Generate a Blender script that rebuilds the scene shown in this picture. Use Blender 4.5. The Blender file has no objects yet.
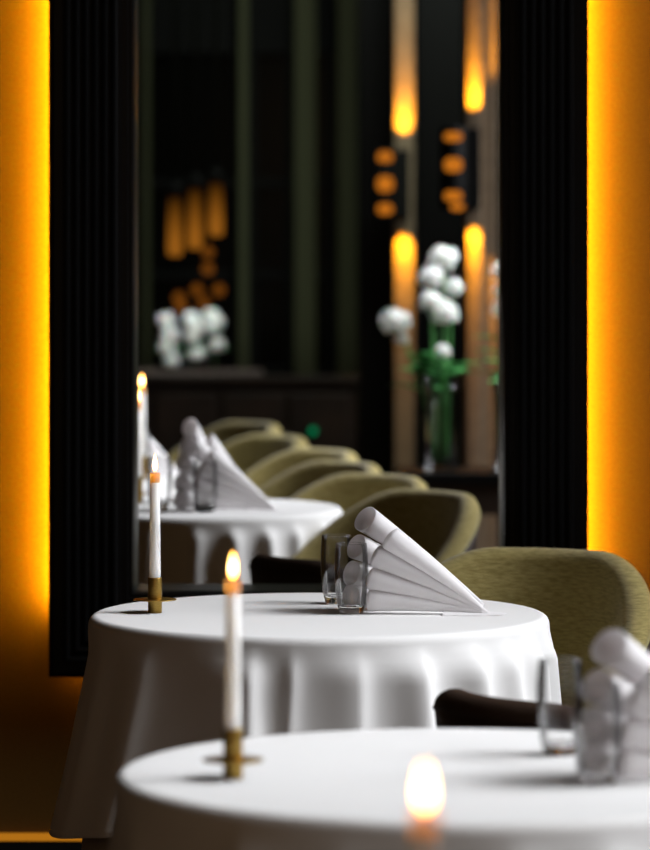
import bpy, bmesh, math, random
from mathutils import Vector, Matrix, noise
random.seed(7)
PI = math.pi
scene = bpy.context.scene
COL = scene.collection
scene.view_settings.view_transform = 'Standard'
scene.view_settings.look = 'None'
scene.view_settings.exposure = 0.0
scene.view_settings.gamma = 1.0

# ------------------------------------------------------------------ camera
F = 3984.0            # focal length in pixels of the 850 px tall frame
CZ = 1.48             # eye height
cam_d = bpy.data.cameras.new('camera')
cam = bpy.data.objects.new('camera', cam_d)
COL.objects.link(cam)
cam.location = (0, 0, CZ)
cam.rotation_euler = (PI / 2, 0, 0)
cam_d.sensor_fit = 'VERTICAL'
cam_d.sensor_width = 36.0
cam_d.sensor_height = 36.0
cam_d.lens = F * 36.0 / 850.0
cam_d.shift_x = 0.0
cam_d.shift_y = -(425 - 218) / 850.0
cam_d.clip_end = 100
cam_d.dof.use_dof = True
cam_d.dof.focus_distance = 7.42
cam_d.dof.aperture_fstop = cam_d.lens / 47.0
scene.camera = cam

# ------------------------------------------------------------------ materials
def srgb(r, g, b):
    def f(c):
        c /= 255.0
        return c / 12.92 if c <= 0.04045 else ((c + 0.055) / 1.055) ** 2.4
    return (f(r), f(g), f(b), 1)

def mat(name, color, rough=0.6, metal=0.0, spec=0.5, **kw):
    m = bpy.data.materials.new(name)
    m.use_nodes = True
    b = m.node_tree.nodes['Principled BSDF']
    b.inputs['Base Color'].default_value = color
    b.inputs['Roughness'].default_value = rough
    b.inputs['Metallic'].default_value = metal
    b.inputs['Specular IOR Level'].default_value = spec
    for k, v in kw.items():
        b.inputs[k.replace('_', ' ')].default_value = v
    return m

def nodes_of(m):
    nt = m.node_tree
    return nt, nt.nodes, nt.links, nt.nodes['Principled BSDF']

def add_noise(m, scale=(40, 40, 40), bump=0.2, dist=0.002, c1=None, c2=None, detail=4.0, coord='Object', nscale=1.0, c_lo=0.35, c_hi=0.65):
    nt, N, L, b = nodes_of(m)
    tc = N.new('ShaderNodeTexCoord')
    mp = N.new('ShaderNodeMapping')
    mp.inputs['Scale'].default_value = scale
    nz = N.new('ShaderNodeTexNoise')
    nz.inputs['Scale'].default_value = nscale
    nz.inputs['Detail'].default_value = detail
    L.new(tc.outputs[coord], mp.inputs['Vector'])
    L.new(mp.outputs['Vector'], nz.inputs['Vector'])
    if bump:
        bp = N.new('ShaderNodeBump')
        bp.inputs['Strength'].default_value = bump
        bp.inputs['Distance'].default_value = dist
        L.new(nz.outputs['Fac'], bp.inputs['Height'])
        L.new(bp.outputs['Normal'], b.inputs['Normal'])
    if c1:
        cr = N.new('ShaderNodeValToRGB')
        cr.color_ramp.elements[0].position = c_lo
        cr.color_ramp.elements[1].position = c_hi
        cr.color_ramp.elements[0].color = c1
        cr.color_ramp.elements[1].color = c2
        L.new(nz.outputs['Fac'], cr.inputs['Fac'])
        L.new(cr.outputs['Color'], b.inputs['Base Color'])
    return m

def emit(name, color, strength):
    m = bpy.data.materials.new(name)
    m.use_nodes = True
    nt = m.node_tree
    b = nt.nodes['Principled BSDF']
    b.inputs['Base Color'].default_value = (0, 0, 0, 1)
    b.inputs['Emission Color'].default_value = color
    b.inputs['Specular IOR Level'].default_value = 0.0
    b.inputs['Emission Strength'].default_value = strength
    return m

M = {}
M['linen'] = add_noise(mat('white_linen', (0.80, 0.79, 0.785, 1), 0.85, spec=0.15), (900, 900, 900), 0.15, 0.0006)
M['underlay'] = add_noise(mat('beige_underlay', srgb(190, 180, 165), 0.9, spec=0.1), (700, 700, 700), 0.15, 0.0006)
M['napkin'] = add_noise(mat('napkin_linen', (0.93, 0.91, 0.92, 1), 0.8, spec=0.2), (500, 500, 500), 0.12, 0.0006)
M['olive'] = add_noise(mat('olive_wool', srgb(142, 134, 84), 0.85, spec=0.2, Sheen_Weight=0.25), (50, 50, 330), 0.5, 0.003,
                       srgb(130, 116, 64), srgb(162, 147, 92), detail=5)
M['piping'] = add_noise(mat('olive_piping', srgb(165, 157, 108), 0.8, spec=0.2), (200, 200, 200), 0.3, 0.001)
M['brown_pad'] = add_noise(mat('dark_brown_upholstery', srgb(52, 37, 27), 0.7, spec=0.2), (60, 60, 300), 0.4, 0.002)
M['shell'] = add_noise(mat('dark_brown_leather', srgb(46, 32, 24), 0.6, spec=0.3), (120, 120, 120), 0.25, 0.001)
M['dark_wood'] = add_noise(mat('dark_stained_wood', srgb(38, 27, 20), 0.5), (8, 60, 8), 0.15, 0.001, srgb(30, 21, 15), srgb(50, 35, 26))
M['brass'] = add_noise(mat('brushed_brass', srgb(170, 138, 70), 0.38, 1.0), (200, 200, 1500), 0.15, 0.0004, srgb(150, 120, 55), srgb(185, 152, 82))
M['wax'] = mat('white_wax', (0.86, 0.84, 0.82, 1), 0.45, spec=0.4, Subsurface_Weight=1.0, Subsurface_Scale=0.03)
M['wax'].node_tree.nodes['Principled BSDF'].subsurface_method = 'BURLEY'
M['wax'].node_tree.nodes['Principled BSDF'].inputs['Subsurface Radius'].default_value = (1.0, 0.85, 0.68)
M['wick'] = mat('charred_wick', (0.01, 0.008, 0.006, 1), 0.9)
M['glass'] = mat('clear_glass', (1, 1, 1, 1), 0.0, Transmission_Weight=1.0, IOR=1.45)
M['black_lacquer'] = add_noise(mat('black_lacquer', srgb(8, 8, 9), 0.4, spec=0.12), (3, 3, 40), 0.04, 0.001)
M['black_matte'] = add_noise(mat('black_matte_paint', srgb(14, 14, 14), 0.7, spec=0.2), (60, 60, 60), 0.1, 0.001)
M['jamb'] = add_noise(mat('dark_olive_metal', srgb(34, 36, 30), 0.35, 0.3), (5, 5, 30), 0.05, 0.001)
M['taupe'] = add_noise(mat('taupe_plaster', srgb(140, 122, 102), 0.8, spec=0.2), (30, 30, 30), 0.1, 0.001, srgb(132, 115, 96), srgb(148, 130, 108))
M['curtain'] = add_noise(mat('olive_curtain', srgb(110, 112, 88), 0.9, spec=0.1), (200, 200, 4), 0.3, 0.003)
M['dark_glass'] = mat('night_dark_glass', srgb(6, 8, 7), 0.2, spec=0.1)
M['stem'] = add_noise(mat('green_stem', srgb(86, 150, 84), 0.5), (60, 60, 20), 0.2, 0.001)
M['leaf'] = add_noise(mat('green_leaf', srgb(52, 124, 66), 0.45), (50, 50, 50), 0.2, 0.001, srgb(50, 130, 62), srgb(96, 180, 104))
M['petal'] = add_noise(mat('white_petal', (0.85, 0.86, 0.84, 1), 0.7, spec=0.2, Subsurface_Weight=0.15, Subsurface_Scale=0.01), (90, 90, 90), 0.15, 0.001)
M['floor'] = add_noise(mat('dark_floorboards', srgb(40, 29, 21), 0.5), (30, 2.0, 10), 0.1, 0.001, srgb(30, 21, 15), srgb(52, 37, 27))
M['dark_wall'] = add_noise(mat('dark_paint', srgb(14, 13, 12), 0.85, spec=0.2), (20, 20, 20), 0.1, 0.001)
M['room_wall'] = add_noise(mat('brown_paint', srgb(46, 36, 27), 0.85, spec=0.2), (20, 20, 20), 0.1, 0.001)
M['amber_wall'] = add_noise(mat('ochre_wall_fabric', srgb(96, 70, 30), 0.8, spec=0.1), (250, 250, 250), 0.03, 0.0005, srgb(90, 64, 26), srgb(102, 76, 34))
M['led'] = emit('amber_led', (1.0, 0.50, 0.012, 1), 210)
M['led_low'] = emit('amber_led_low', (1.0, 0.42, 0.012, 1), 9)
M['amber_glow'] = emit('amber_glow', (1.0, 0.29, 0.02, 1), .55)
M['amber_dim'] = emit('amber_dim', (1.0, 0.30, 0.03, 1), 0.15)  # glow of the reflected amber dots, put in as emission
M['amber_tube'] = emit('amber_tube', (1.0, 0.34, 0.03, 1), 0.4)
def tube_grad(m):  # reflected sconce streak fading upward, put into the emission
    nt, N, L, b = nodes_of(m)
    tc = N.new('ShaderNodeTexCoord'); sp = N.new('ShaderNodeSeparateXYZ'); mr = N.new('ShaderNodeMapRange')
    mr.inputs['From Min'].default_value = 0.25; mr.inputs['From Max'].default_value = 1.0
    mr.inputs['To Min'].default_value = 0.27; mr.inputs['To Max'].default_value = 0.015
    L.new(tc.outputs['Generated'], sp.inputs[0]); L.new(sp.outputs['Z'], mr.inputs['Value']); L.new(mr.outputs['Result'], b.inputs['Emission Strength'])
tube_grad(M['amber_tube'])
M['green_led'] = emit('green_led', (0.0, 0.9, 0.32, 1), 0.22)

def translucent_mix(m, color, fac):
    nt, N, L, b = nodes_of(m)
    out = [n for n in N if n.type == 'OUTPUT_MATERIAL'][0]
    tl = N.new('ShaderNodeBsdfTranslucent'); tl.inputs['Color'].default_value = color
    mx = N.new('ShaderNodeMixShader'); mx.inputs['Fac'].default_value = fac
    L.new(b.outputs[0], mx.inputs[1]); L.new(tl.outputs[0], mx.inputs[2]); L.new(mx.outputs[0], out.inputs['Surface'])
    return m
translucent_mix(M['napkin'], (.98, .96, .97, 1), .30)
M['warm_wax'] = translucent_mix(mat('warm_molten_wax', (0.86, 0.80, 0.70, 1), 0.4, spec=0.4), (1.0, .66, .17, 1), .76)

def thin_glass(name, edge):
    m = bpy.data.materials.new(name); m.use_nodes = True
    nt = m.node_tree; N, L = nt.nodes, nt.links
    N.remove(N['Principled BSDF'])
    out = [n for n in N if n.type == 'OUTPUT_MATERIAL'][0]
    tr = N.new('ShaderNodeBsdfTransparent'); gl = N.new('ShaderNodeBsdfGlossy'); mx = N.new('ShaderNodeMixShader')
    gl.inputs['Roughness'].default_value = .02
    fr = N.new('ShaderNodeFresnel'); fr.inputs['IOR'].default_value = 1.45
    lw = N.new('ShaderNodeLayerWeight'); lw.inputs['Blend'].default_value = .25
    cr = N.new('ShaderNodeValToRGB')
    cr.color_ramp.elements[0].color = (.985, .985, .985, 1); cr.color_ramp.elements[0].position = .5
    cr.color_ramp.elements[1].color = edge; cr.color_ramp.elements[1].position = 1.0
    L.new(lw.outputs['Facing'], cr.inputs['Fac']); L.new(cr.outputs['Color'], tr.inputs['Color'])
    ml = N.new('ShaderNodeMath'); ml.operation = 'MULTIPLY'; ml.inputs[1].default_value = .75; ml.use_clamp = True
    L.new(fr.outputs['Fac'], ml.inputs[0]); L.new(ml.outputs[0], mx.inputs['Fac']); L.new(tr.outputs[0], mx.inputs[1]); L.new(gl.outputs[0], mx.inputs[2])
    L.new(mx.outputs[0], out.inputs['Surface'])
    return m
M['thin_glass'] = thin_glass('thin_clear_glass', (.60, .62, .63, 1))

# flame: white-yellow core, orange base
def flame_mat():
    m = bpy.data.materials.new('candle_flame')
    m.use_nodes = True
    nt, N, L, b = nodes_of(m)
    b.inputs['Base Color'].default_value = (0, 0, 0, 1)
    tc = N.new('ShaderNodeTexCoord')
    sp = N.new('ShaderNodeSeparateXYZ')
    L.new(tc.outputs['Generated'], sp.inputs[0])
    cr = N.new('ShaderNodeValToRGB')
    e = cr.color_ramp.elements
    e[0].position = 0.0; e[0].color = (1.0, 0.26, 0.02, 1)
    e[1].position = 0.45; e[1].color = (1.0, 0.62, 0.22, 1)
    x = e.new(1.0); x.color = (1.0, 0.42, 0.06, 1)
    st = N.new('ShaderNodeMapRange')
    st.inputs['From Min'].default_value = 0.0; st.inputs['From Max'].default_value = 0.4
    st.inputs['To Min'].default_value = 24.0; st.inputs['To Max'].default_value = 20.0
    L.new(sp.outputs['Z'], cr.inputs['Fac']); L.new(sp.outputs['Z'], st.inputs['Value'])
    L.new(cr.outputs['Color'], b.inputs['Emission Color'])
    L.new(st.outputs['Result'], b.inputs['Emission Strength'])
    return m
M['flame'] = flame_mat()

# ------------------------------------------------------------------ mesh helpers
def link_bm(name, bm, material, parent=None, smooth=True, solid=0.0, bevel=0.0):
    bmesh.ops.recalc_face_normals(bm, faces=bm.faces)
    me = bpy.data.meshes.new(name)
    bm.to_mesh(me); bm.free()
    me.materials.append(material)
    for p in me.polygons:
        p.use_smooth = smooth
    o = bpy.data.objects.new(name, me)
    COL.objects.link(o)
    if parent:
        o.parent = parent
    if solid:
        md = o.modifiers.new('solidify', 'SOLIDIFY'); md.thickness = solid; md.offset = 0
    if bevel:
        md = o.modifiers.new('bevel', 'BEVEL'); md.width = bevel; md.segments = 2; md.limit_method = 'ANGLE'
    return o

def grid(bm, rows, close_u=False, cap0=False, cap1=False):
    """rows: list of lists of points, joined into quads; close_u wraps each row"""
    V = [[bm.verts.new(p) for p in r] for r in rows]
    n = len(V[0])
    for a, b in zip(V[:-1], V[1:]):
        for i in range(n if close_u else n - 1):
            j = (i + 1) % n
            bm.faces.new((a[i], a[j], b[j], b[i]))
    if cap0: bm.faces.new(V[0][::-1])
    if cap1: bm.faces.new(V[-1])
    return V

def box(bm, x0, x1, y0, y1, z0, z1):
    v = [bm.verts.new((x, y, z)) for x in (x0, x1) for y in (y0, y1) for z in (z0, z1)]
    for q in ((0, 1, 3, 2), (4, 6, 7, 5), (0, 4, 5, 1), (2, 3, 7, 6), (0, 2, 6, 4), (1, 5, 7, 3)):
        bm.faces.new([v[k] for k in q])

def lathe(bm, prof, seg=32, c=(0, 0, 0), cap0=True, cap1=True):
    rows = []
    for r, z in prof:
        rows.append([(c[0] + r * math.cos(2 * PI * k / seg), c[1] + r * math.sin(2 * PI * k / seg), c[2] + z) for k in range(seg)])
    grid(bm, rows, True, cap0, cap1)

def tube(bm, pts, rad, seg=10, cap=True):
    pts = [Vector(p) for p in pts]
    rows = []
    n = len(pts)
    up = Vector((0.13, 0.21, 1)).normalized()
    for i, p in enumerate(pts):
        t = (pts[min(i + 1, n - 1)] - pts[max(i - 1, 0)]).normalized()
        a = t.cross(up)
        if a.length < 1e-3: a = t.cross(Vector((1, 0, 0)))
        a.normalize(); b = t.cross(a)
        r = rad[i] if isinstance(rad, (list, tuple)) else rad
        rows.append([p + a * (r * math.cos(2 * PI * k / seg)) + b * (r * math.sin(2 * PI * k / seg)) for k in range(seg)])
    grid(bm, rows, True, cap, cap)

def tag(o, label=None, cat=None, group=None, kind=None):
    if label: o['label'] = label
    if cat: o['category'] = cat
    if group: o['group'] = group
    if kind: o['kind'] = kind
    return o

def thing(name, label, cat, loc=(0, 0, 0), rz=0.0, group=None):
    o = bpy.data.objects.new(name, None)
    o.empty_display_size = 0.05
    COL.objects.link(o)
    o.location = loc; o.rotation_euler = (0, 0, rz)
    return tag(o, label, cat, group)

def dup(root, loc, rz=0.0, label=None, group=None, scale=None):
    r = root.copy(); COL.objects.link(r)
    r.location = loc; r.rotation_euler = (0, 0, rz)
    if scale: r.scale = scale
    if label: r['label'] = label
    if group: r['group'] = group
    for ch in list(root.children):
        c = ch.copy(); COL.objects.link(c); c.parent = r
        for g in list(ch.children):
            d = g.copy(); COL.objects.link(d); d.parent = c
    return r

def sstep(a, b, x):
    t = min(1.0, max(0.0, (x - a) / (b - a)))
    return t * t * (3 - 2 * t)

def structure(name, bm, m, smooth=False, bevel=0.0, label=None):
    o = link_bm(name, bm, m, None, smooth, 0, bevel)
    return tag(o, label, None, None, 'structure')

# ------------------------------------------------------------------ room shell
XL, XR = -2.6, 4.2
YF, WY, YB = -1.2, 8.80, 19.6     # wall behind the eye, glowing wall (front face), far wall
H = 6.2
bm = bmesh.new(); box(bm, XL - .1, XR + .1, YF - .1, YB + .2, -0.1, 0.0); structure('floor', bm, M['floor'])
bm = bmesh.new(); box(bm, XL - .1, XR + .1, YF - .1, YB + .2, H, H + .1); structure('ceiling', bm, M['dark_wall'])
bm = bmesh.new(); box(bm, XL - .1, XL, YF - .1, YB + .2, 0, H); structure('wall_left', bm, M['room_wall'])
bm = bmesh.new(); box(bm, XL, XR, YF - .1, YF, 0, H); structure('wall_front', bm, M['room_wall'])
bm = bmesh.new(); box(bm, XL, XR, YB, YB + .1, 0, H); structure('wall_back', bm, M['dark_wall'])
# right wall with two tall window openings
WIN = [(4.5, 8.1), (9.6, 14.0)]
WZ0, WZ1 = 2.6, 5.8
bm = bmesh.new()
ys = [YF - .1, WIN[0][0], WIN[0][1], WIN[1][0], WIN[1][1], YB + .2]
box(bm, XR, XR + .1, ys[0], ys[1], 0, H); box(bm, XR, XR + .1, ys[2], ys[3], 0, H); box(bm, XR, XR + .1, ys[4], ys[5], 0, H)
for a, b in WIN:
    box(bm, XR, XR + .1, a, b, 0, WZ0); box(bm, XR, XR + .1, a, b, WZ1, H)
structure('wall_right', bm, M['room_wall'])
for i, (a, b) in enumerate(WIN):
    bm = bmesh.new()
    for y in (a, (a + b) / 2, b):
        box(bm, XR - .03, XR + .08, y - .035, y + .035, WZ0, WZ1)
    for z in (WZ0, WZ1):
        box(bm, XR - .03, XR + .08, a, b, z - .03, z + .03)
    structure('window_%d' % (i + 1), bm, M['black_matte'])

# glowing wall; its mirror is built as an opening, the reflection as a room
OX0, OX1, OZ0, OZ1 = -0.417, 0.388, 0.663, 2.55
bm = bmesh.new()
WT = .09
hx0, hx1, hz0, hz1 = OX0 - .03, OX1 + .03, OZ0 - .03, OZ1 + .03
box(bm, XL, hx0, WY, WY + WT, 0, H); box(bm, hx1, XR, WY, WY + WT, 0, H)
box(bm, hx0, hx1, WY, WY + WT, 0, hz0); box(bm, hx0, hx1, WY, WY + WT, hz1, H)
structure('wall_middle', bm, M['amber_wall'])
bm = bmesh.new(); box(bm, XL, XR, WY - .012, WY, 0, 0.104); structure('baseboard_middle', bm, M['black_matte'])
bm = bmesh.new(); box(bm, XL, XR, WY - .014, WY - .002, 0.106, 0.122); structure('trim_1', bm, emit('amber_trim', (1.0, 0.36, 0.02, 1), 0.42))  # brass strip; the amber light it catches is put into its emission

# black stepped mirror frame round the opening, with its backlighting
FR = thing('opening_frame', 'tall black reeded frame around the opening in the glowing amber wall', 'frame', (0, 8.70, 0))
FW = 0.187
def frame_profile():
    # (distance from inner edge, depth offset toward the eye)
    pts = [(0.0, 0.03), (0.004, 0.0)]
    x = 0.012
    pts += [(x, 0.0)]
    pts += [(x + .002, -.008), (x + .016, -.008), (x + .018, -.014)]
    x = 0.034
    while x < FW - .05:
        for k in range(7):
            a = PI * k / 6
            pts.append((x + .009 * (1 - math.cos(a)), -.014 - .009 * math.sin(a)))
        x += .0205
    pts += [(FW - .034, -.014), (FW - .032, -.004), (FW - .012, -.004), (FW - .010, 0.004), (FW, 0.006), (FW, 0.055)]
    return pts
prof = frame_profile()
def frame_side(name, side):
    bm = bmesh.new()
    r0, r1 = [], []
    for d, y in prof:
        if side == 'l': a = (OX0 - d, y, OZ0 - d); b = (OX0 - d, y, OZ1 + d)
        if side == 'r': a = (OX1 + d, y, OZ0 - d); b = (OX1 + d, y, OZ1 + d)
        if side == 'b': a = (OX0 - d, y, OZ0 - d); b = (OX1 + d, y, OZ0 - d)
        if side == 't': a = (OX0 - d, y, OZ1 + d); b = (OX1 + d, y, OZ1 + d)
        r0.append(a); r1.append(b)
    grid(bm, [r0, r1])
    # closed back
    a0, a1 = Vector(r0[-1]), Vector(r1[-1])
    b0, b1 = Vector(r0[0]), Vector(r1[0])
    b0.y = b1.y = 0.055
    q = [bm.verts.new(v) for v in (a0, a1, b1, b0)]
    bm.faces.new(q)
    return link_bm(name, bm, M['black_lacquer'], FR, smooth=False)
frame_side('stile', 'l'); frame_side('stile', 'r'); frame_side('rail', 'b'); frame_side('rail', 't')
bm = bmesh.new()   # jamb lining through the wall, standing in for the mirror's bevel
T = .012
for x0, x1, z0, z1 in ((OX0 - T, OX0, OZ0 - T, OZ1 + T), (OX1, OX1 + T, OZ0 - T, OZ1 + T), (OX0, OX1, OZ0 - T, OZ0), (OX0, OX1, OZ1, OZ1 + T)):
    box(bm, x0, x1, .03, WY + WT - 8.70 + .01, z0, z1)
link_bm('lining', bm, M['jamb'], FR, smooth=False)
def led(x0, x1, z0, z1, m):
    bm = bmesh.new(); box(bm, x0, x1, .062, .074, z0, z1)
    o = link_bm('light_strip', bm, m, FR, smooth=False); tag(o, 'amber light strip behind the frame')
led(OX0 - FW + .012, OX0 - FW + .020, OZ0 - FW + .15, OZ1 + FW - .02, M['led'])
led(OX1 + FW - .020, OX1 + FW - .012, OZ0 - FW + .15, OZ1 + FW - .02, M['led'])
led(OX0 - FW + .03, OX1 + FW - .03, OZ0 - FW + .012, OZ0 - FW + .020, M['led_low'])

# ------------------------------------------------------------------ tables and cloths
TZ = 0.74
def cloth_bm(R, drop, ridges, flare, seg=480, hem=None, sag=.010):
    bm = bmesh.new()
    c = bm.verts.new((0, 0, 0))
    rows = []
    e = .017
    prof = [('t', R * k / 8) for k in range(1, 8)] + [('t', R - e)]
    prof += [('e', a) for a in (18, 36, 54, 72)]
    nd = 26
    prof += [('d', k / nd) for k in range(0, nd + 1)]
    for kind, u in prof:
        row = []
        for k in range(seg):
            th = 2 * PI * k / seg
            deg = math.degrees(th)
            if kind == 't':
                r, z = u, 0.0
                z += -.0012 * abs(noise.noise((math.cos(th) * u * 3, math.sin(th) * u * 3, R))) * sstep(0.6, 1, u / R)
            elif kind == 'e':
                a = math.radians(u); r = R - e + e * math.sin(a); z = -e + e * math.cos(a)
            else:
                t = u
                w = sstep(0, .16, t) * (.55 + .45 * t)
                f = -sag
                for (d0, amp, wl, wr) in ridges:
                    dd = (deg - d0 + 180) % 360 - 180
                    dd += 3.0 * t * math.sin(d0 * 1.7)      # folds lean a little as they fall
                    f += amp * (1.0 / (1 + (dd / (wl if dd < 0 else wr)) ** 2))
                f += .004 * noise.noise((math.cos(th) * 5, math.sin(th) * 5, t * 2))
                fl = flare(deg) if callable(flare) else flare
                h = hem(deg) if hem else 0.0
                r = R + fl * t ** 1.2 + f * w
                z = -e - (drop - e + h * t) * t
            row.append((r * math.cos(th), r * math.sin(th), z))
        rows.append(row)
    V = grid(bm, rows, True)
    for k in range(seg):
        bm.faces.new((c, V[0][k], V[0][(k + 1) % seg]))
    return bm

def make_table(x, y, R, label):
    t = thing('round_table', label, 'table', (x, y, 0))
    bm = bmesh.new(); lathe(bm, [(R - .025, TZ - .034), (R - .018, TZ - .030), (R - .016, TZ - .010), (R - .02, TZ - .005)], 64)
    link_bm('tabletop', bm, M['dark_wood'], t)
    bm = bmesh.new(); lathe(bm, [(.05, .03), (.038, .08), (.032, .3), (.034, .6), (.06, .68), (.14, TZ - .034)], 32)
    link_bm('pedestal', bm, M['dark_wood'], t)
    bm = bmesh.new(); lathe(bm, [(.25, 0), (.25, .012), (.22, .022), (.06, .034), (.05, .05)], 48)
    link_bm('base', bm, M['dark_wood'], t)
    return t

def rnd_ridges(seed, n=17):
    r = random.Random(seed)
    return [((360 / n) * k + r.uniform(-6, 6), r.uniform(.016, .042), r.uniform(2.5, 6), r.uniform(3, 8)) for k in range(n)]

T1 = (-.0115, 7.453); T2 = (.179, 5.332); T3 = (.38, 3.20); TB = (-.318, 10.20); TC = (-.745, 11.50)
make_table(T1[0], T1[1], .43, 'round pedestal table under the white cloth of the middle table in sharp focus')
make_table(T2[0], T2[1], .46, 'round pedestal table under the nearest large white cloth')
make_table(T3[0], T3[1], .46, 'round pedestal table carrying the nearest blurred candle, below the picture edge')
make_table(TB[0], TB[1], .362, 'round pedestal table just behind the framed opening')
make_table(TC[0], TC[1], .37, 'farthest round pedestal table beyond the opening, at its left edge')

# front-half folds of the middle table (angle: 270 = toward the eye, 0 = right)
r1 = [(226, .034, 9, 3.0), (254, .050, 9, 2.4), (264, .020, 2.0, 2.4), (279, .030, 9, 3.0), (294, .060, 7, 2.8), (309, .070, 6, 3.0), (321, .050, 5, 2.8), (333, .070, 5, 3.0), (346, .045, 4, 4), (358, .02, 5, 5),
      (8, .02, 6, 6), (30, .03, 5, 6), (55, .03, 5, 6), (80, .03, 5, 6), (105, .03, 5, 6), (130, .03, 5, 6), (155, .02, 5, 6), (205, .010, 6, 6)]
def flare1(d):
    return .012 + .075 * (0.5 - 0.5 * math.cos(math.radians(d)))
o = link_bm('tablecloth', cloth_bm(.43, .375, r1, flare1, sag=.020, hem=lambda d: .03 * math.cos(math.radians(2.6 * (d - 180)))), M['linen'], None, True, .0012)
o.location = (T1[0], T1[1], TZ); tag(o, 'white linen tablecloth in sharp focus on the middle table with deep folds', 'tablecloth', 'white round tablecloths')
o = link_bm('underlay_tablecloth', cloth_bm(.416, .70, [(k * 30, .006, 6, 6) for k in range(12)], lambda d: -.02 + .075 * (0.5 - 0.5 * math.cos(math.radians(d))), seg=240), M['underlay'], None, True, .001)
o.location = (T1[0], T1[1], TZ - .004); tag(o, 'longer beige under-cloth showing below the hem of the middle tablecloth', 'tablecloth')
r2 = [(203, .012, 5, 6), (232, .03, 3, 8), (250, .022, 3, 4), (262, .02, 4, 5), (278, .03, 4, 5), (292, .04, 4, 5), (306, .03, 4, 5), (320, .04, 4, 5), (338, .03, 4, 5)] + [(d, .03, 5, 6) for d in range(0, 190, 24)]
o = link_bm('tablecloth', cloth_bm(.46, .44, r2, .04), M['linen'], None, True, .0012)
o.location = (T2[0], T2[1], TZ); tag(o, 'white linen tablecloth of the nearest table, filling the bottom of the picture', 'tablecloth', 'white round tablecloths')
o = link_bm('tablecloth', cloth_bm(.46, .44, rnd_ridges(3), .04, seg=240), M['linen'], None, True, .0012)
o.location = (T3[0], T3[1], TZ); tag(o, 'white linen tablecloth under the big blurred flame, below the picture edge', 'tablecloth', 'white round tablecloths')
rb = [(228, .03, 3, 4), (252, .036, 2.5, 3), (270, .03, 3, 4), (284, .036, 3, 4), (298, .04, 3, 4), (312, .034, 3, 4), (328, .04, 3, 4), (346, .03, 4, 4)] + [(d, .03, 5, 6) for d in range(0, 220, 22)]
o = link_bm('tablecloth', cloth_bm(.362, .28, rb, .015, seg=360), M['linen'], None, True, .0012)
o.location = (TB[0], TB[1], TZ); tag(o, 'white tablecloth with scalloped folds seen through the framed opening', 'tablecloth', 'white round tablecloths')
o = link_bm('tablecloth', cloth_bm(.37, .28, rnd_ridges(8), .02, seg=240), M['linen'], None, True, .0012)
o.location = (TC[0], TC[1], TZ); tag(o, 'farthest white tablecloth, half hidden at the left edge of the opening', 'tablecloth', 'white round tablecloths')

# ------------------------------------------------------------------ candles
TT = TZ + .0006
def make_holder(label, loc):
    t = thing('candle_holder', label, 'candle holder', loc, 0, 'brass candle holders')
    bm = bmesh.new(); lathe(bm, [(.0125, 0), (.0132, .0008), (.0132, .065), (.0128, .0662), (.0112, .0662), (.0110, .052)], 40)
    link_bm('socket', bm, M['brass'], t)
    bm = bmesh.new(); lathe(bm, [(.0134, .0235), (.040, .0240), (.0405, .0248), (.040, .0256), (.0134, .0258)], 48, cap0=False, cap1=False)
    link_bm('drip_plate', bm, M['brass'], t)
    return t
def make_candle(label, loc):
    t = thing('taper_candle', label, 'candle', loc, 0, 'lit white taper candles')
    b, h = .0535, .262
    bm = bmesh.new()
    lathe(bm, [(.0104, b), (.0106, b + .02), (.0100, .15), (.0092, h - .018), (.005, h - .0165), (.002, h - .016)], 40)
    link_bm('wax', bm, M['wax'], t)
    bm = bmesh.new(); lathe(bm, [(.0092, h - .0181), (.0093, h - .010), (.0096, h - .003), (.0090, h), (.0084, h - .001)], 40, cap0=False, cap1=False)
    tip = link_bm('wax_tip', bm, M['warm_wax'], t); tip['label'] = 'glowing molten tip'
    bm = bmesh.new(); tube(bm, [(0, 0, h - .016), (.0004, 0, h + .004), (.0012, 0, h + .010)], .0008, 8)
    link_bm('wick', bm, M['wick'], t)
    bm = bmesh.new()
    pr = [(.0006, .000), (.0030, .003), (.0046, .008), (.0050, .013), (.0041, .019), (.0025, .026), (.0010, .032), (.0002, .034)]
    lathe(bm, [(r, h + .002 + z) for r, z in pr], 24)
    link_bm('flame', bm, M['flame'], t)
    return t
cand = [((-.3185, 7.464), 'in sharp focus at the left edge of the middle table', 'in sharp focus on the middle table'),
        ((-.1214, 5.255), 'slightly blurred on the nearest large table', 'slightly blurred on the nearest large table'),
        ((.0805, 3.208), 'strongly blurred right at the bottom edge of the picture', 'under the big blurred flame, below the picture edge'),
        ((-.485, 10.33), 'beyond the opening on the first far table, lower flame by the frame', 'on the first far table beyond the opening'),
        ((-.517, 11.25), 'beyond the opening on the farthest table, upper flame by the frame', 'on the farthest table beyond the opening')]
h0 = c0 = None
for (x, y), s, s2 in cand:
    lh = 'brass candle holder with drip plate ' + s2
    lc = 'lit taper candle ' + s
    if h0 is None:
        h0 = make_holder(lh, (x, y, TT)); c0 = make_candle(lc, (x, y, TT))
    else:
        dup(h0, (x, y, TT), .3, lh); dup(c0, (x, y, TT), .3, lc)

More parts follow.
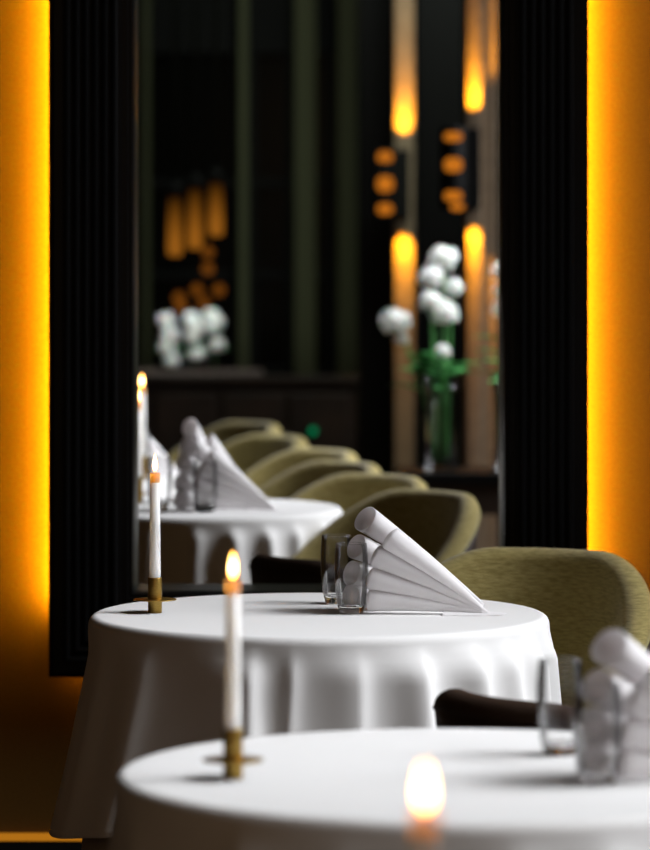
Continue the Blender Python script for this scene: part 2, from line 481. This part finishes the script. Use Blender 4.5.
# ------------------------------------------------------------------ tumblers
def make_tumbler(label, loc):
    t = thing('glass_tumbler', label, 'glass', loc, 0, 'stemless water glasses')
    outer = [(.0266, .0165), (.0300, .045), (.0318, .070), (.0318, .095), (.0302, .120), (.0292, .1305)]
    bm = bmesh.new(); lathe(bm, outer + [(.0287, .1315), (.0282, .1305), (.0291, .120), (.0307, .095), (.0307, .070), (.0288, .045), (.0254, .0165)], 56, cap0=False, cap1=False)
    link_bm('bowl', bm, M['thin_glass'], t)
    bm = bmesh.new(); lathe(bm, [(.0005, .0006), (.019, .0004), (.0225, .002), (.0258, .0155), (.0245, .0160), (.018, .0125), (.0005, .0105)], 48)
    link_bm('base', bm, M['glass'], t)
    return t
g0 = make_tumbler('clear stemless glass, farther of the pair beside the napkin on the middle table', (.023, 7.64, TT))
def cp(o, loc, rz, label, group=None, scale=None):
    c = o.copy(); COL.objects.link(c); c.location = loc; c.rotation_euler = (0, 0, rz); c['label'] = label
    if group: c['group'] = group
    if scale: c.scale = scale
    return c
dup(g0, (.049, 7.448, TT), 0, 'clear stemless glass, nearer of the pair touching the napkin on the middle table')
dup(g0, (.324, 5.49, TT), 0, 'blurred stemless glass standing left of the napkin on the nearest table, farther one')
dup(g0, (.356, 5.200, TT), 0, 'blurred stemless glass in front of the napkin on the nearest table, nearer one')
dup(g0, (-.302, 10.02, TT), 0, 'blurred glass left of the fanned napkin on the table beyond the opening')
dup(g0, (-.42, 10.12, TT), 0, 'blurred glass nearest the frame on the table beyond the opening')
dup(g0, (-.53, 11.36, TT), 0, 'blurred glass on the farthest table at the left edge of the opening')

# ------------------------------------------------------------------ fanned napkins
def napkin_bm():
    bm = bmesh.new()
    L = .268
    def cone(az, al, re, closed, Lk=1.0, off=(0, 0, 0), cut=0.0):
        az, al = math.radians(az), math.radians(al)
        D = Vector((-math.cos(al) * math.cos(az), -math.cos(al) * math.sin(az), math.sin(al)))
        A = D.cross(Vector((0, 0, 1))).normalized(); B = A.cross(D).normalized()
        n, seg = 16, 32
        rows = []
        O = Vector(off)
        for i in range(n + 1):
            t = i / n
            r = .003 + (re - .003) * t ** .92
            ctr = O + D * (L * Lk * t) + Vector((0, 0, .0035 + .006 * math.sin(PI * t) * 0.5))
            ring = []
            for k in range(seg):
                a = 2 * PI * k / seg
                # slightly flattened, egg-shaped rolls
                rr = r * (1 + .06 * math.cos(2 * a + .6))
                q = A * (rr * math.cos(a)) + B * (rr * 1.02 * math.sin(a))
                ring.append(ctr + q + D * (cut * q.y * t))
            rows.append(ring)
        if closed:
            c = O + D * (L * Lk) + Vector((0, 0, .0035))
            for s in (22, 45, 66, 82):
                q = math.radians(s)
                rows.append([c + D * (re * .38 * math.sin(q)) + (Vector(p) - c) * math.cos(q) for p in rows[n]])
            grid(bm, rows, True, True, True)
        else:
            # rolled lip and inner wall so the roll reads as a hollow tube
            last = rows[n]; c = O + D * (L * Lk) + Vector((0, 0, .0035))
            rows.append([c + (Vector(p) - c) * .93 + D * .001 for p in last])
            for t in (.92, .8, .6, .4):
                i = int(t * n); cc = O + D * (L * Lk * i / n) + Vector((0, 0, .0035))
                rows.append([cc + (Vector(p) - cc) * .90 for p in rows[i]])
            grid(bm, rows, True, True, True)
    for al, re, lk in ((5.6, .0215, .82), (16, .0222, .84), (27, .0238, .86), (37, .0255, .84)):
        cone(-6, al, re, True, Lk=lk)
    for al, re, lk in ((5.4, .0245, 1.0), (14.4, .0250, 1.02), (24.8, .0250, 1.05), (35.5, .0265, 1.09)):
        cone(18, al, re, False, Lk=lk, off=(.0, .148, 0), cut=.30)
    # flat folded hem lying at the hinge
    rows = []
    for i in range(7):
        t = i / 6
        rows.append([(-.085 + .115 * t + .008 * s, -.030 + .055 * s * (1 - .35 * t) + .010 * t, .0012 + .010 * (1 - t) * s) for s in (0, .25, .5, .75, 1)])
    V = grid(bm, rows)
    return bm
nb = napkin_bm()
n0 = link_bm('folded_napkin', nb, M['napkin'], None, True)
n0.location = (.302, 7.426, TT)
tag(n0, 'white linen napkin folded into a fan, in sharp focus on the middle table', 'napkin', 'fan folded white napkins')
cp(n0, (.610, 5.225, TT), math.radians(8), 'blurred white fan napkin cut by the right picture edge on the nearest table', scale=(1.0, 1.0, 1.0))
cp(n0, (-.125, 10.06, TT), math.radians(14), 'blurred white fan napkin at the front right of the table beyond the opening', scale=(.92, .92, 1.0))
cp(n0, (-.185, 10.40, TT), math.radians(32), 'blurred white fan napkin at the back of the table beyond the opening', scale=(.72, .72, 1.12))
cp(n0, (-.425, 11.52, TT), math.radians(34), 'blurred white fan napkin on the farthest table at the left of the opening', scale=(.95, .95, 1.1))

# ------------------------------------------------------------------ tub chairs
def make_chair(label):
    t = thing('tub_chair', label, 'chair')
    PH = 112
    def top(ph):
        return .585 + .215 * (1 - sstep(24, 128, abs(ph)))
    def rad(z):
        return .262 + (z - .40) * .095
    th = .062
    def pos(ph, r, z):
        a = math.radians(ph)
        # local: back toward +Y; slightly deeper than wide
        return Vector((r * math.sin(a), r * math.cos(a) * 1.0, z))
    N = 72
    phs = [-PH + 2 * PH * k / N for k in range(N + 1)]
    # outer shell
    bm = bmesh.new(); rows = []
    for ph in phs:
        h = top(ph) - .030
        row = []
        for k in range(9):
            z = .36 + (h - .36) * k / 8
            row.append(pos(ph, rad(z) - .05 * (1 - sstep(.36, .46, z)), z))
        for k in range(8, -1, -1):
            z = .36 + (h - .36) * k / 8
            row.append(pos(ph, rad(z) - .010 - .05 * (1 - sstep(.36, .46, z)), z))
        rows.append(row)
    grid(bm, rows, True, True, True)
    link_bm('outer_shell', bm, M['shell'], t)
    # padded inside with the thick rolled rim
    bm = bmesh.new(); rows = []
    for i, ph in enumerate(phs):
        h = top(ph)
        zr = h - .030
        taper = 1.0
        thk = th * (0.72 + .28 * (1 - sstep(60, 115, abs(ph))))
        row = []
        R0 = rad(zr) + .001
        for k in range(3):
            z = .40 + (zr - .40) * k / 2
            row.append(pos(ph, rad(z) - .012, z))
        for k in range(0, 13):
            a = PI * k / 12
            row.append(pos(ph, R0 - thk / 2 + thk / 2 * math.cos(a), zr + .030 * math.sin(a)))
        for k in range(1, 9):
            z = zr + (.40 - zr) * k / 8
            bulge = .012 * math.sin(PI * k / 8)
            row.append(pos(ph, rad(z) - thk - bulge, z))
        rows.append(row)
    # rounded wing ends
    def endcap(row, sgn):
        out = []
        c = sum((Vector(p) for p in row), Vector()) / len(row)
        for s in (25, 50, 72):
            q = math.radians(s)
            tang = Vector((math.cos(math.radians(PH)) * sgn, -math.sin(math.radians(PH)), 0))
            out.append([c + (Vector(p) - c) * (1 - .5 * (1 - math.cos(q))) + tang * (.022 * math.sin(q)) for p in row])
        return out
    rows = endcap(rows[0], -1)[::-1] + rows + endcap(rows[-1], 1)
    grid(bm, rows, True, True, True)
    link_bm('padded_backrest', bm, M['olive'], t)
    # piping along the seam
    bm = bmesh.new()
    tube(bm, [pos(ph, rad(top(ph) - .030) - .0005, top(ph) - .030) for ph in phs], .0028, 8)
    link_bm('piping', bm, M['piping'], t)
    # seat
    bm = bmesh.new()
    seg = 64
    rr = []
    for k in range(seg):
        a = 2 * PI * k / seg
        fr = -math.cos(a)
        r = .187
        rr.append((r * math.sin(a), r * math.cos(a)))
    rows = [[(x * s, y * s, z) for x, y in rr] for s, z in ((.90, .375), (.98, .385), (1.0, .405), (.99, .43), (.94, .446), (.8, .454), (.5, .458), (.15, .459))]
    grid(bm, rows, True, True, True)
    link_bm('seat_cushion', bm, M['olive'], t)
    bm = bmesh.new()
    rows = [[(x * s, y * s, z) for x, y in rr] for s, z in ((.80, .345), (.92, .350), (.93, .374), (.6, .3745))]
    grid(bm, rows, True, True, True)
    link_bm('seat_frame', bm, M['dark_wood'], t)
    for sx, sy in ((1, 1), (-1, 1), (1, -1), (-1, -1)):
        bm = bmesh.new(); tube(bm, [(.175 * sx, .175 * sy, 0), (.15 * sx, .15 * sy, .20), (.125 * sx, .125 * sy, .352)], [.009, .013, .017], 12)
        link_bm('leg', bm, M['dark_wood'], t)
    return t
def rz_of(bx, by): return math.atan2(-bx, by)
G = 'olive and brown tub chairs'
ch = make_chair('olive tub chair in focus at the right of the middle table, before the amber wall')
ch.location = (.358, 7.965, 0); ch.rotation_euler = (0, 0, rz_of(.40, .917)); ch['group'] = G; ch.scale = (1.03, 1.0, 1.0)
def brown(o):
    for c in o.children:
        if c.name.startswith(('padded_backrest', 'piping', 'seat_cushion')):
            c.material_slots[0].link = 'OBJECT'; c.material_slots[0].material = M['brown_pad']
brown(dup(ch, (.472, 6.42, 0), rz_of(-.80, -.60), 'dark brown tub chair between the nearest and the middle table, turned away', 'dark brown tub chairs', (1, 1, .91)))
brown(dup(ch, (.075, 9.21, 0), rz_of(-.80, -.60), 'dark brown tub chair just beyond the opening, before the far white cloth', 'dark brown tub chairs', (.84, .84, .885)))
row = [(.10, 9.73, .75, .66, 1.005, 'nearest olive tub chair of the row beyond the opening, with a bright right side'),
       (.00, 10.52, .66, .75, .99, 'second olive tub chair of the row beyond the opening, behind the far table'),
       (-.12, 11.12, .80, .60, .99, 'third olive tub chair of the row beyond the opening, bright rim over dark inside'),
       (-.18, 11.72, .80, .60, .99, 'fourth olive tub chair from the front in the row beyond the opening'),
       (-.33, 12.50, .80, .60, .99, 'fifth olive tub chair from the front, last but one of the far row'),
       (-.424, 13.30, .80, .60, .99, 'last and farthest olive tub chair of the row beyond the opening')]
for x, y, bx, by, s, lab in row:
    dup(ch, (x, y, 0), rz_of(bx, by), lab, G, (.94, .94, s))

# ------------------------------------------------------------------ mirrored room built as real: columns, sconces, flowers
def at(px, py, y): return ((px - 325) * y / F, y, CZ - (py - 218) * y / F)
def column(name, pxa, pxb, y, dep, m):
    xa, xb = at(pxa, 0, y)[0], at(pxb, 0, y)[0]
    bm = bmesh.new(); box(bm, xa, xb, y, y + dep, 0, H)
    return structure(name, bm, m, bevel=.004)
column('trim_2', 466, 497, 14.0, .25, M['taupe'])
column('trim_6', 467, 482, 13.955, .05, M['taupe'])  # strip added to keep the sconce beam narrow on the column
column('trim_3', 395, 414, 15.7, .25, M['taupe'])
column('trim_4', 358, 393, 15.9, .35, M['black_lacquer'])
column('trim_5', 416, 463, 16.6, .30, M['black_lacquer'])

def make_sconce(pxc, pxr, y0, ytop, ybot, dots, bx, ycol, label):
    x, y, zt = at(pxc, ytop, y0); zb = at(pxc, ybot, y0)[2]
    t = thing('wall_sconce', label, 'sconce', (x, ycol - .0, (zt + zb) / 2), 0, 'black up and down sconces')
    h = (zt - zb) / 2
    r = pxr * y0 / F
    bm = bmesh.new()
    yc = y0 - ycol
    lathe(bm, [(r * .96, -h), (r, -h + .004), (r, h - .004), (r * .96, h), (r * .86, h), (r * .84, h - .03)], 32, (0, yc, 0))
    link_bm('body', bm, M['black_matte'], t)
    xb = at(bx, 0, y0)[0] - x
    bm = bmesh.new(); box(bm, min(0, xb) , xb + .020, yc - .008, yc + .03 , -h * .9, h * .9)
    link_bm('arm', bm, M['black_matte'], t, smooth=False)
    bm = bmesh.new(); box(bm, xb - .022, xb + .020, -.012, -.0005, -h, h)
    link_bm('back_plate', bm, M['black_matte'], t, smooth=False)
    for (dx, py, w, hh, mm) in dots:
        z = at(0, py, y0)[2] - (zt + zb) / 2
        cx = (dx - pxc) * y0 / F
        bm = bmesh.new(); rows = []
        W = w * y0 / F; HH = hh * y0 / F
        for zz, k in ((-1, .55), (-.6, .95), (0, 1), (.6, .95), (1, .55)):
            row_ = []
            for q in range(9):
                xx = cx + W * k * (q / 4 - 1)
                xx = max(-r * .97, min(r * .97, xx))
                row_.append((xx, yc - math.sqrt(max(0, r * r - xx * xx)) - .0025, z + HH * zz))
            rows.append(row_)
        grid(bm, rows)
        link_bm('amber_lens', bm, mm, t)
    for s, zz in ((1, h + .002), (-1, -h - .002)):
        ld = bpy.data.lights.new('sconce_light', 'SPOT')
        ld.spot_size = math.radians(62); ld.spot_blend = 1.0; ld.shadow_soft_size = .006
        ld.color = (1.0, .42, .012); ld.energy = 44.0
        lo = bpy.data.objects.new('sconce_light', ld); COL.objects.link(lo); lo.parent = t
        lo.location = (xb, -.045, zz)
        d = Vector((0, .12, s)); lo.rotation_euler = d.to_track_quat('-Z', 'Y').to_euler()
    return t
make_sconce(453, 13, 13.86, 127, 209, [(453, 137, 9, 4.5, M['amber_glow']), (453, 165, 9, 7, M['amber_glow']), (453, 196, 9, 5, M['amber_glow']), (457, 207, 7, 3.5, M['amber_glow'])], 474.5, 13.955,
            'black sconce on the right taupe column, four amber dots, light beams up and down')
make_sconce(385, 11, 15.60, 149, 219, [(385, 157, 7.5, 5, M['amber_glow']), (385, 184, 8, 7.5, M['amber_glow']), (385, 209, 7.5, 5, M['amber_glow'])], 404, 15.7,
            'black sconce on the left taupe column, three amber dots, light beams up and down')

# console carrying the big vase
VY = 12.5
con = thing('console_table', 'dark console table under the tall vases beyond the opening', 'console', (.40, VY, 0))
bm = bmesh.new(); box(bm, -.17, .30, -.17, .17, .655, .690); link_bm('top', bm, M['black_lacquer'], con, smooth=False, bevel=.004)
bm = bmesh.new(); box(bm, -.155, .285, -.155, .155, .56, .655); link_bm('apron', bm, M['dark_wood'], con, smooth=False)
for sx in (-.14, .27):
    for sy in (-.14, .14):
        bm = bmesh.new(); box(bm, sx - .016, sx + .016, sy - .016, sy + .016, 0, .56); link_bm('leg', bm, M['dark_wood'], con, smooth=False)

def make_vase(label, loc, r, h):
    bm = bmesh.new()
    lathe(bm, [(.001, 0), (r * .9, 0), (r * .96, .006), (r * .92, h * .3), (r, h * .75), (r * 1.12, h), (r * 1.06, h), (r * .95, h * .75), (r * .87, h * .3), (r * .88, .02), (.001, .018)], 40)
    o = link_bm('glass_vase', bm, M['thin_glass']); o.location = loc
    return tag(o, label, 'vase', 'clear glass vases')
def bloom_bm(R, seed):
    r = random.Random(seed)
    bm = bmesh.new()
    bmesh.ops.create_icosphere(bm, subdivisions=2, radius=R * .72)
    n = 70
    for k in range(n):
        z = 1 - 2 * (k + .5) / n
        if z < -.75: continue
        a = k * 2.39996
        s = math.sqrt(1 - z * z)
        d = Vector((s * math.cos(a), s * math.sin(a), z * .88)) 
        p = d * R * r.uniform(.72, 1.10) * (1 + .16 * noise.noise(d * 2.2 + Vector((seed, 0, 0))))
        t = d.normalized().cross(Vector((.3, .2, 1)).normalized()).normalized(); u = d.normalized().cross(t)
        rot = r.uniform(0, PI)
        for q in range(4):
            aa = rot + q * PI / 2
            e = t * math.cos(aa) + u * math.sin(aa); f = t * -math.sin(aa) + u * math.cos(aa)
            sz = R * .24
            v = [p, p + e * sz * .6 + f * sz * .45 + d * .002, p + e * sz * 1.15 + d * R * .06, p + e * sz * .6 - f * sz * .45 + d * .002]
            bm.faces.new([bm.verts.new(x) for x in v])
    return bm
def leaf_bm(L, W, bend):
    bm = bmesh.new(); rows = []
    for i in range(9):
        t = i / 8
        w = W * math.sin(PI * min(1, t * .97 + .03)) ** .8
        rows.append([(s * w, L * t, -bend * t * t + .25 * abs(s) * w) for s in (-1, -.5, 0, .5, 1)])
    grid(bm, rows)
    return bm
SEED = [10]
def make_flower(base, tip, blooms, leaves, label, group, cat='flower'):
    """stem from base to tip; blooms: list of (offset from tip, radius); leaves: (t along stem, azimuth, length)"""
    t = thing('flower_stem', label, cat, base, 0, group)
    d = Vector(tip) - Vector(base)
    pts = []
    for i in range(9):
        u = i / 8
        pts.append(Vector((d.x * u ** 1.6, d.y * u ** 1.6, d.z * u)))
    bm = bmesh.new(); tube(bm, pts, .0045, 8); link_bm('stem', bm, M['stem'], t)
    for off, R in blooms:
        SEED[0] += 1
        o = link_bm('bloom', bloom_bm(R, SEED[0]), M['petal'], t, smooth=False)
        o.location = d + Vector(off)
    for u, az, L in leaves:
        o = link_bm('leaf', leaf_bm(L, L * .24, L * .3), M['leaf'], t)
        o.location = pts[int(u * 8)]
        o.rotation_euler = (math.radians(25), 0, math.radians(az))
    return t
vx, vy, vz = at(441, 470, VY)
vz = .6915
make_vase('tall clear glass vase with green stems on the console, left of the pale column', (vx, vy, vz), .058, .30)
GB = 'white blooms in the tall glass vase'
def fl(px, py, y, R, lab, leaves=(), extra=(), bx=0.0, by=0.0):
    make_flower((vx + bx, vy + by, vz + .022), at(px, py, y), [((0, 0, 0), R)] + list(extra), leaves, lab, GB)
fl(443, 259, 12.50, .047, 'topmost white bloom of the tall vase, large and round', [(.62, 60, .12)], bx=.012)
fl(431, 277, 12.46, .040, 'white bloom just below and left of the topmost bloom in the tall vase', [(.6, 140, .11)], bx=-.012, by=.012)
fl(452, 288, 12.52, .036, 'white bloom at the right side below the topmost bloom in the tall vase', [(.6, -60, .1)], bx=.022, by=.012)
fl(431, 301, 12.44, .036, 'white bloom at the left in the middle of the tall bouquet', [(.66, 100, .1)], bx=-.02)
fl(445, 314, 12.43, .044, 'lowest large white bloom in the centre of the tall bouquet', [(.68, -100, .12), (.7, -20, .1)], bx=.0, by=-.02)
fl(396, 322, 12.45, .049, 'white bloom leaning far out to the left of the tall vase', [(.6, 70, .12), (.74, 40, .10)], [((.02, 0, -.055), .022)], bx=-.02, by=-.015)
fl(443, 351, 12.40, .024, 'small white bud among green leaves just above the vase rim', [(.75, 75, .12), (.78, -75, .12), (.7, 10, .12), (.72, 170, .11)], bx=.015, by=-.025)
# bouquet reflected in the mirror edge, built as a second vase behind the stile
vx2 = at(509, 470, VY)[0]
make_vase('second clear glass vase on the console, mostly hidden behind the right side of the frame', (vx2, vy, vz), .05, .30)
for k, (px, py, R, lab) in enumerate(((503, 270, .036, 'highest white bloom at the right frame edge in the second vase'), (502, 292, .030, 'middle white bloom at the right frame edge in the second vase'), (503, 309, .034, 'lowest white bloom at the right frame edge in the second vase'))):
    make_flower((vx2 - .012 + .012 * k, vy - .01 * k + .01, vz + .022), at(px, py, 12.45 + .03 * k), [((0, 0, 0), R)], [(.7, 90, .10), (.62, 60 + 40 * k, .1)], lab, 'white blooms in the second glass vase')

# low panelled partition and ledge at the far end
PY = 15.5
part = thing('low_partition', 'low dark brown panelled partition across the far room behind the chairs', 'partition', (-.40, PY, 0))
bm = bmesh.new(); box(bm, -.80, .52, 0, .06, 0, .835); link_bm('core', bm, M['dark_wood'], part, smooth=False)
bm = bmesh.new(); box(bm, -.82, .53, -.025, .085, .835, .865); link_bm('cap_rail', bm, M['dark_wood'], part, smooth=False, bevel=.005)
for k in range(5):
    x = -.78 + k * .26
    bm = bmesh.new(); box(bm, x, x + .235, -.014, 0, .12, .80); link_bm('panel', bm, M['dark_wood'], part, smooth=False, bevel=.006)
lx, ly, lz = at(313, 431, PY - .02)
t = thing('indicator_lamp', 'tiny green glowing indicator lamp on the low dark partition', 'light', (lx, PY - .014, lz))
bm = bmesh.new(); lathe(bm, [(.022, 0), (.022, .004), (.016, .008)], 24); o = link_bm('bezel', bm, M['black_matte'], t); o.rotation_euler = (PI / 2, 0, 0)
bm = bmesh.new(); lathe(bm, [(.015, .006), (.014, .012), (.008, .017), (.001, .018)], 20); o = link_bm('lens', bm, M['green_led'], t); o.rotation_euler = (PI / 2, 0, 0)

# white flower reflections, built as three vases on an added sideboard
SY = 17.2
sb = thing('sideboard', 'dark sideboard behind the low partition holding three white flower vases', 'sideboard', (-.63, SY, 0))
bm = bmesh.new(); box(bm, -.30, .36, -.20, .20, .79, .82); link_bm('top', bm, M['dark_wood'], sb, smooth=False, bevel=.004)
bm = bmesh.new(); box(bm, -.29, .35, -.19, .19, .08, .79); link_bm('cabinet', bm, M['dark_wood'], sb, smooth=False)
for k in range(3):
    bm = bmesh.new(); box(bm, -.28 + k * .21, -.28 + k * .21 + .20, -.205, -.19, .10, .77); d = link_bm('door', bm, M['dark_wood'], sb, smooth=False, bevel=.003)
for sx in (-.26, .32):
    for sy in (-.16, .16):
        bm = bmesh.new(); box(bm, sx - .02, sx + .02, sy - .02, sy + .02, 0, .08); link_bm('foot', bm, M['dark_wood'], sb, smooth=False)
trio = [(169, 313, 346, 360, 'left'), (194, 311, 335, 354, 'middle'), (214, 308, 327, 345, 'right')]
for px, ya, yb, yc_, side in trio:
    x = at(px, 0, SY)[0]
    make_vase('%s of three small vases of white flowers on the far sideboard' % {'left': 'leftmost', 'middle': 'centre one', 'right': 'rightmost'}[side], (x, SY, .8215), .036, .12)
    tip = at(px, ya + 8, SY)
    d1 = at(px, yb, SY)[2] - tip[2]; d2 = at(px, yc_, SY)[2] - tip[2]
    make_flower((x, SY, .843), tip, [((-.012, 0, 0), .034), ((.006, -.01, d1 * .55), .035), ((-.004, -.01, d1 * 1.1), .036), ((.012, -.01, d2), .034)], [(.3, 60, .09), (.3, -70, .09)],
                'tall spike of white blooms in the %s far vase on the sideboard' % {'left': 'leftmost', 'middle': 'centre', 'right': 'rightmost'}[side], 'far white flower spikes', 'flower')

# sconce reflections in the dark glass, built as glowing amber tubes
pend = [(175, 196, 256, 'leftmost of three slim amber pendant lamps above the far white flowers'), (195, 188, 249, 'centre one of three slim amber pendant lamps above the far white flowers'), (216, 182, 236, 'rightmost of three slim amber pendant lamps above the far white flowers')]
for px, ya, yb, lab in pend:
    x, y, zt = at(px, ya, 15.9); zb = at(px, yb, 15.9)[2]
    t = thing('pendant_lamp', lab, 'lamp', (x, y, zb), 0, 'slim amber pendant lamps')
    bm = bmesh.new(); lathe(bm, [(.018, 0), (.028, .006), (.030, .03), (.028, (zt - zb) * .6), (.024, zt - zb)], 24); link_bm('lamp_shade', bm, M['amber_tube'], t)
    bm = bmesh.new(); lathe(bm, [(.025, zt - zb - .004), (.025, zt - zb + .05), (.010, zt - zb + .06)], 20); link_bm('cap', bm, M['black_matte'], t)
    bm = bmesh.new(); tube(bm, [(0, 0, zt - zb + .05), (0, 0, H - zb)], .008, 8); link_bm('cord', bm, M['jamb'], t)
balls = [(208, 252, .5), (208, 269, .45), (179, 298, .5), (197, 290, .6), (219, 290, .5), (181, 307, .4), (204, 303, .4)]  # further amber reflections, built as hanging globes
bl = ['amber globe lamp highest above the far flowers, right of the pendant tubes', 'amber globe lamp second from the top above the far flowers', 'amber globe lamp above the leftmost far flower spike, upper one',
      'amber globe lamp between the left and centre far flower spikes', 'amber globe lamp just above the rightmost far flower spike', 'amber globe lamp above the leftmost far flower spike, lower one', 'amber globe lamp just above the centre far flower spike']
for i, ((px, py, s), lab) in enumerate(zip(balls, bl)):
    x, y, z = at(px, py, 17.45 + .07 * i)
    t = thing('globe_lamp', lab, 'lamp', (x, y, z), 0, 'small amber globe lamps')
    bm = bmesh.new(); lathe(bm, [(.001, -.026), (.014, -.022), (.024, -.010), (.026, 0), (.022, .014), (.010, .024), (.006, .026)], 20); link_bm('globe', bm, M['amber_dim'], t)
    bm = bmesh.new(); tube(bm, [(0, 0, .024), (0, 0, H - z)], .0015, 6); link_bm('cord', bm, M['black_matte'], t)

# far window grid with curtains
NY = 18.9
x0, x1 = at(137, 0, NY)[0] - .35, at(392, 0, NY)[0]
wx0, wx1 = x0, x1
bm = bmesh.new(); box(bm, x0, x1, NY + .03, NY + .04, .35, 2.34); structure('window_3', bm, M['dark_glass'])
wf = bpy.data.objects['window_3']
bm = bmesh.new()
for px in (137, 236, 252, 290, 330, 360):
    x = at(px, 0, NY)[0]; box(bm, x - .02, x + .02, NY - .03, NY + .03, .35, 2.34)
for py in (183, 275, 372):
    z = at(0, py, NY)[2]; box(bm, x0, x1, NY - .035, NY + .03, z - .02, z + .02)
box(bm, x0, x1, NY - .05, NY + .06, 2.26, H)
fr_ = link_bm('window_frame', bm, M['black_matte'], wf, smooth=False)
for pa, pb, lab in ((295, 316, 'narrow olive curtain strip at the middle of the far dark window'), (338, 357, 'narrow olive curtain strip at the right end of the far dark window'), (239, 248, 'thinnest olive curtain strip, left one on the far dark window'), (143, 150, 'thin dark curtain strip at the left frame edge of the far window')):
    xa, xb = at(pa, 0, 18.7)[0], at(pb, 0, 18.7)[0]
    bm = bmesh.new(); rows = []
    n = 28
    for zz in [0.45, 1.0, 1.6, 2.2, 2.8, H - .02]:
        rows.append([(xa + (xb - xa) * k / n, 18.7 + .008 * math.sin(k * 1.6 + zz * .3), zz) for k in range(n + 1)])
    grid(bm, rows)
    o = link_bm('curtain', bm, M['curtain'], None, True, .002); tag(o, lab, 'curtain', 'olive curtain strips')

# ------------------------------------------------------------------ lights
def area(name, loc, rot, sx, sy, e, color=(1, 1, 1), spread=180):
    l = bpy.data.lights.new(name, 'AREA'); l.shape = 'RECTANGLE'; l.size = sx; l.size_y = sy
    l.energy = e; l.color = color; l.spread = math.radians(spread)
    o = bpy.data.objects.new(name, l); COL.objects.link(o); o.location = loc; o.rotation_euler = rot
    return o
day = (.95, .97, 1.0)
area('daylight_front_room', (XR + .12, 6.3, 4.2), (0, math.radians(51), 0), 3.0, 3.5, 92, day, 60)
area('daylight_far_room', (XR + .12, 11.8, 4.2), (0, math.radians(51), 0), 3.0, 4.2, 128, day, 56)
lo3 = area('daylight_side_window', (4.1, 2.9, 4.0), (0, 0, 0), 1.2, 1.2, 2.6, day, 22)  # added lamp for the nearest napkin, no window in the wall there
lo3.rotation_euler = (Vector((.72, 5.2, .85)) - Vector((4.1, 2.9, 4.0))).to_track_quat('-Z', 'Y').to_euler()
area('far_fill', (.9, 13.6, 4.2), (math.radians(62), 0, 0), 1.5, .8, 40, (.9, 1, .86), 90)
area('room_fill', (-.6, -.9, 2.4), (math.radians(80), 0, 0), 3.0, 1.4, 22, (1, .64, .36))
area('far_spot', (-.62, 16.6, 2.9), (math.radians(10), 0, 0), .5, .3, 11, (.95, 1, .97), 60)  # added lamp to lift the far white blooms, no fixture there
area('vase_spot', (.5, 12.1, 2.9), (math.radians(8), 0, 0), .4, .3, 5, (.95, 1, .97), 60)  # added lamp brightening the tall bouquet

w = bpy.data.worlds.new('world'); scene.world = w; w.use_nodes = True
w.node_tree.nodes['Background'].inputs['Color'].default_value = (.02, .022, .026, 1)
w.node_tree.nodes['Background'].inputs['Strength'].default_value = .3
scene.cycles.use_denoising = True
scene.cycles.max_bounces = 20
scene.cycles.transmission_bounces = 20
scene.cycles.sample_clamp_indirect = 6
scene.cycles.caustics_refractive = False
scene.cycles.caustics_reflective = False
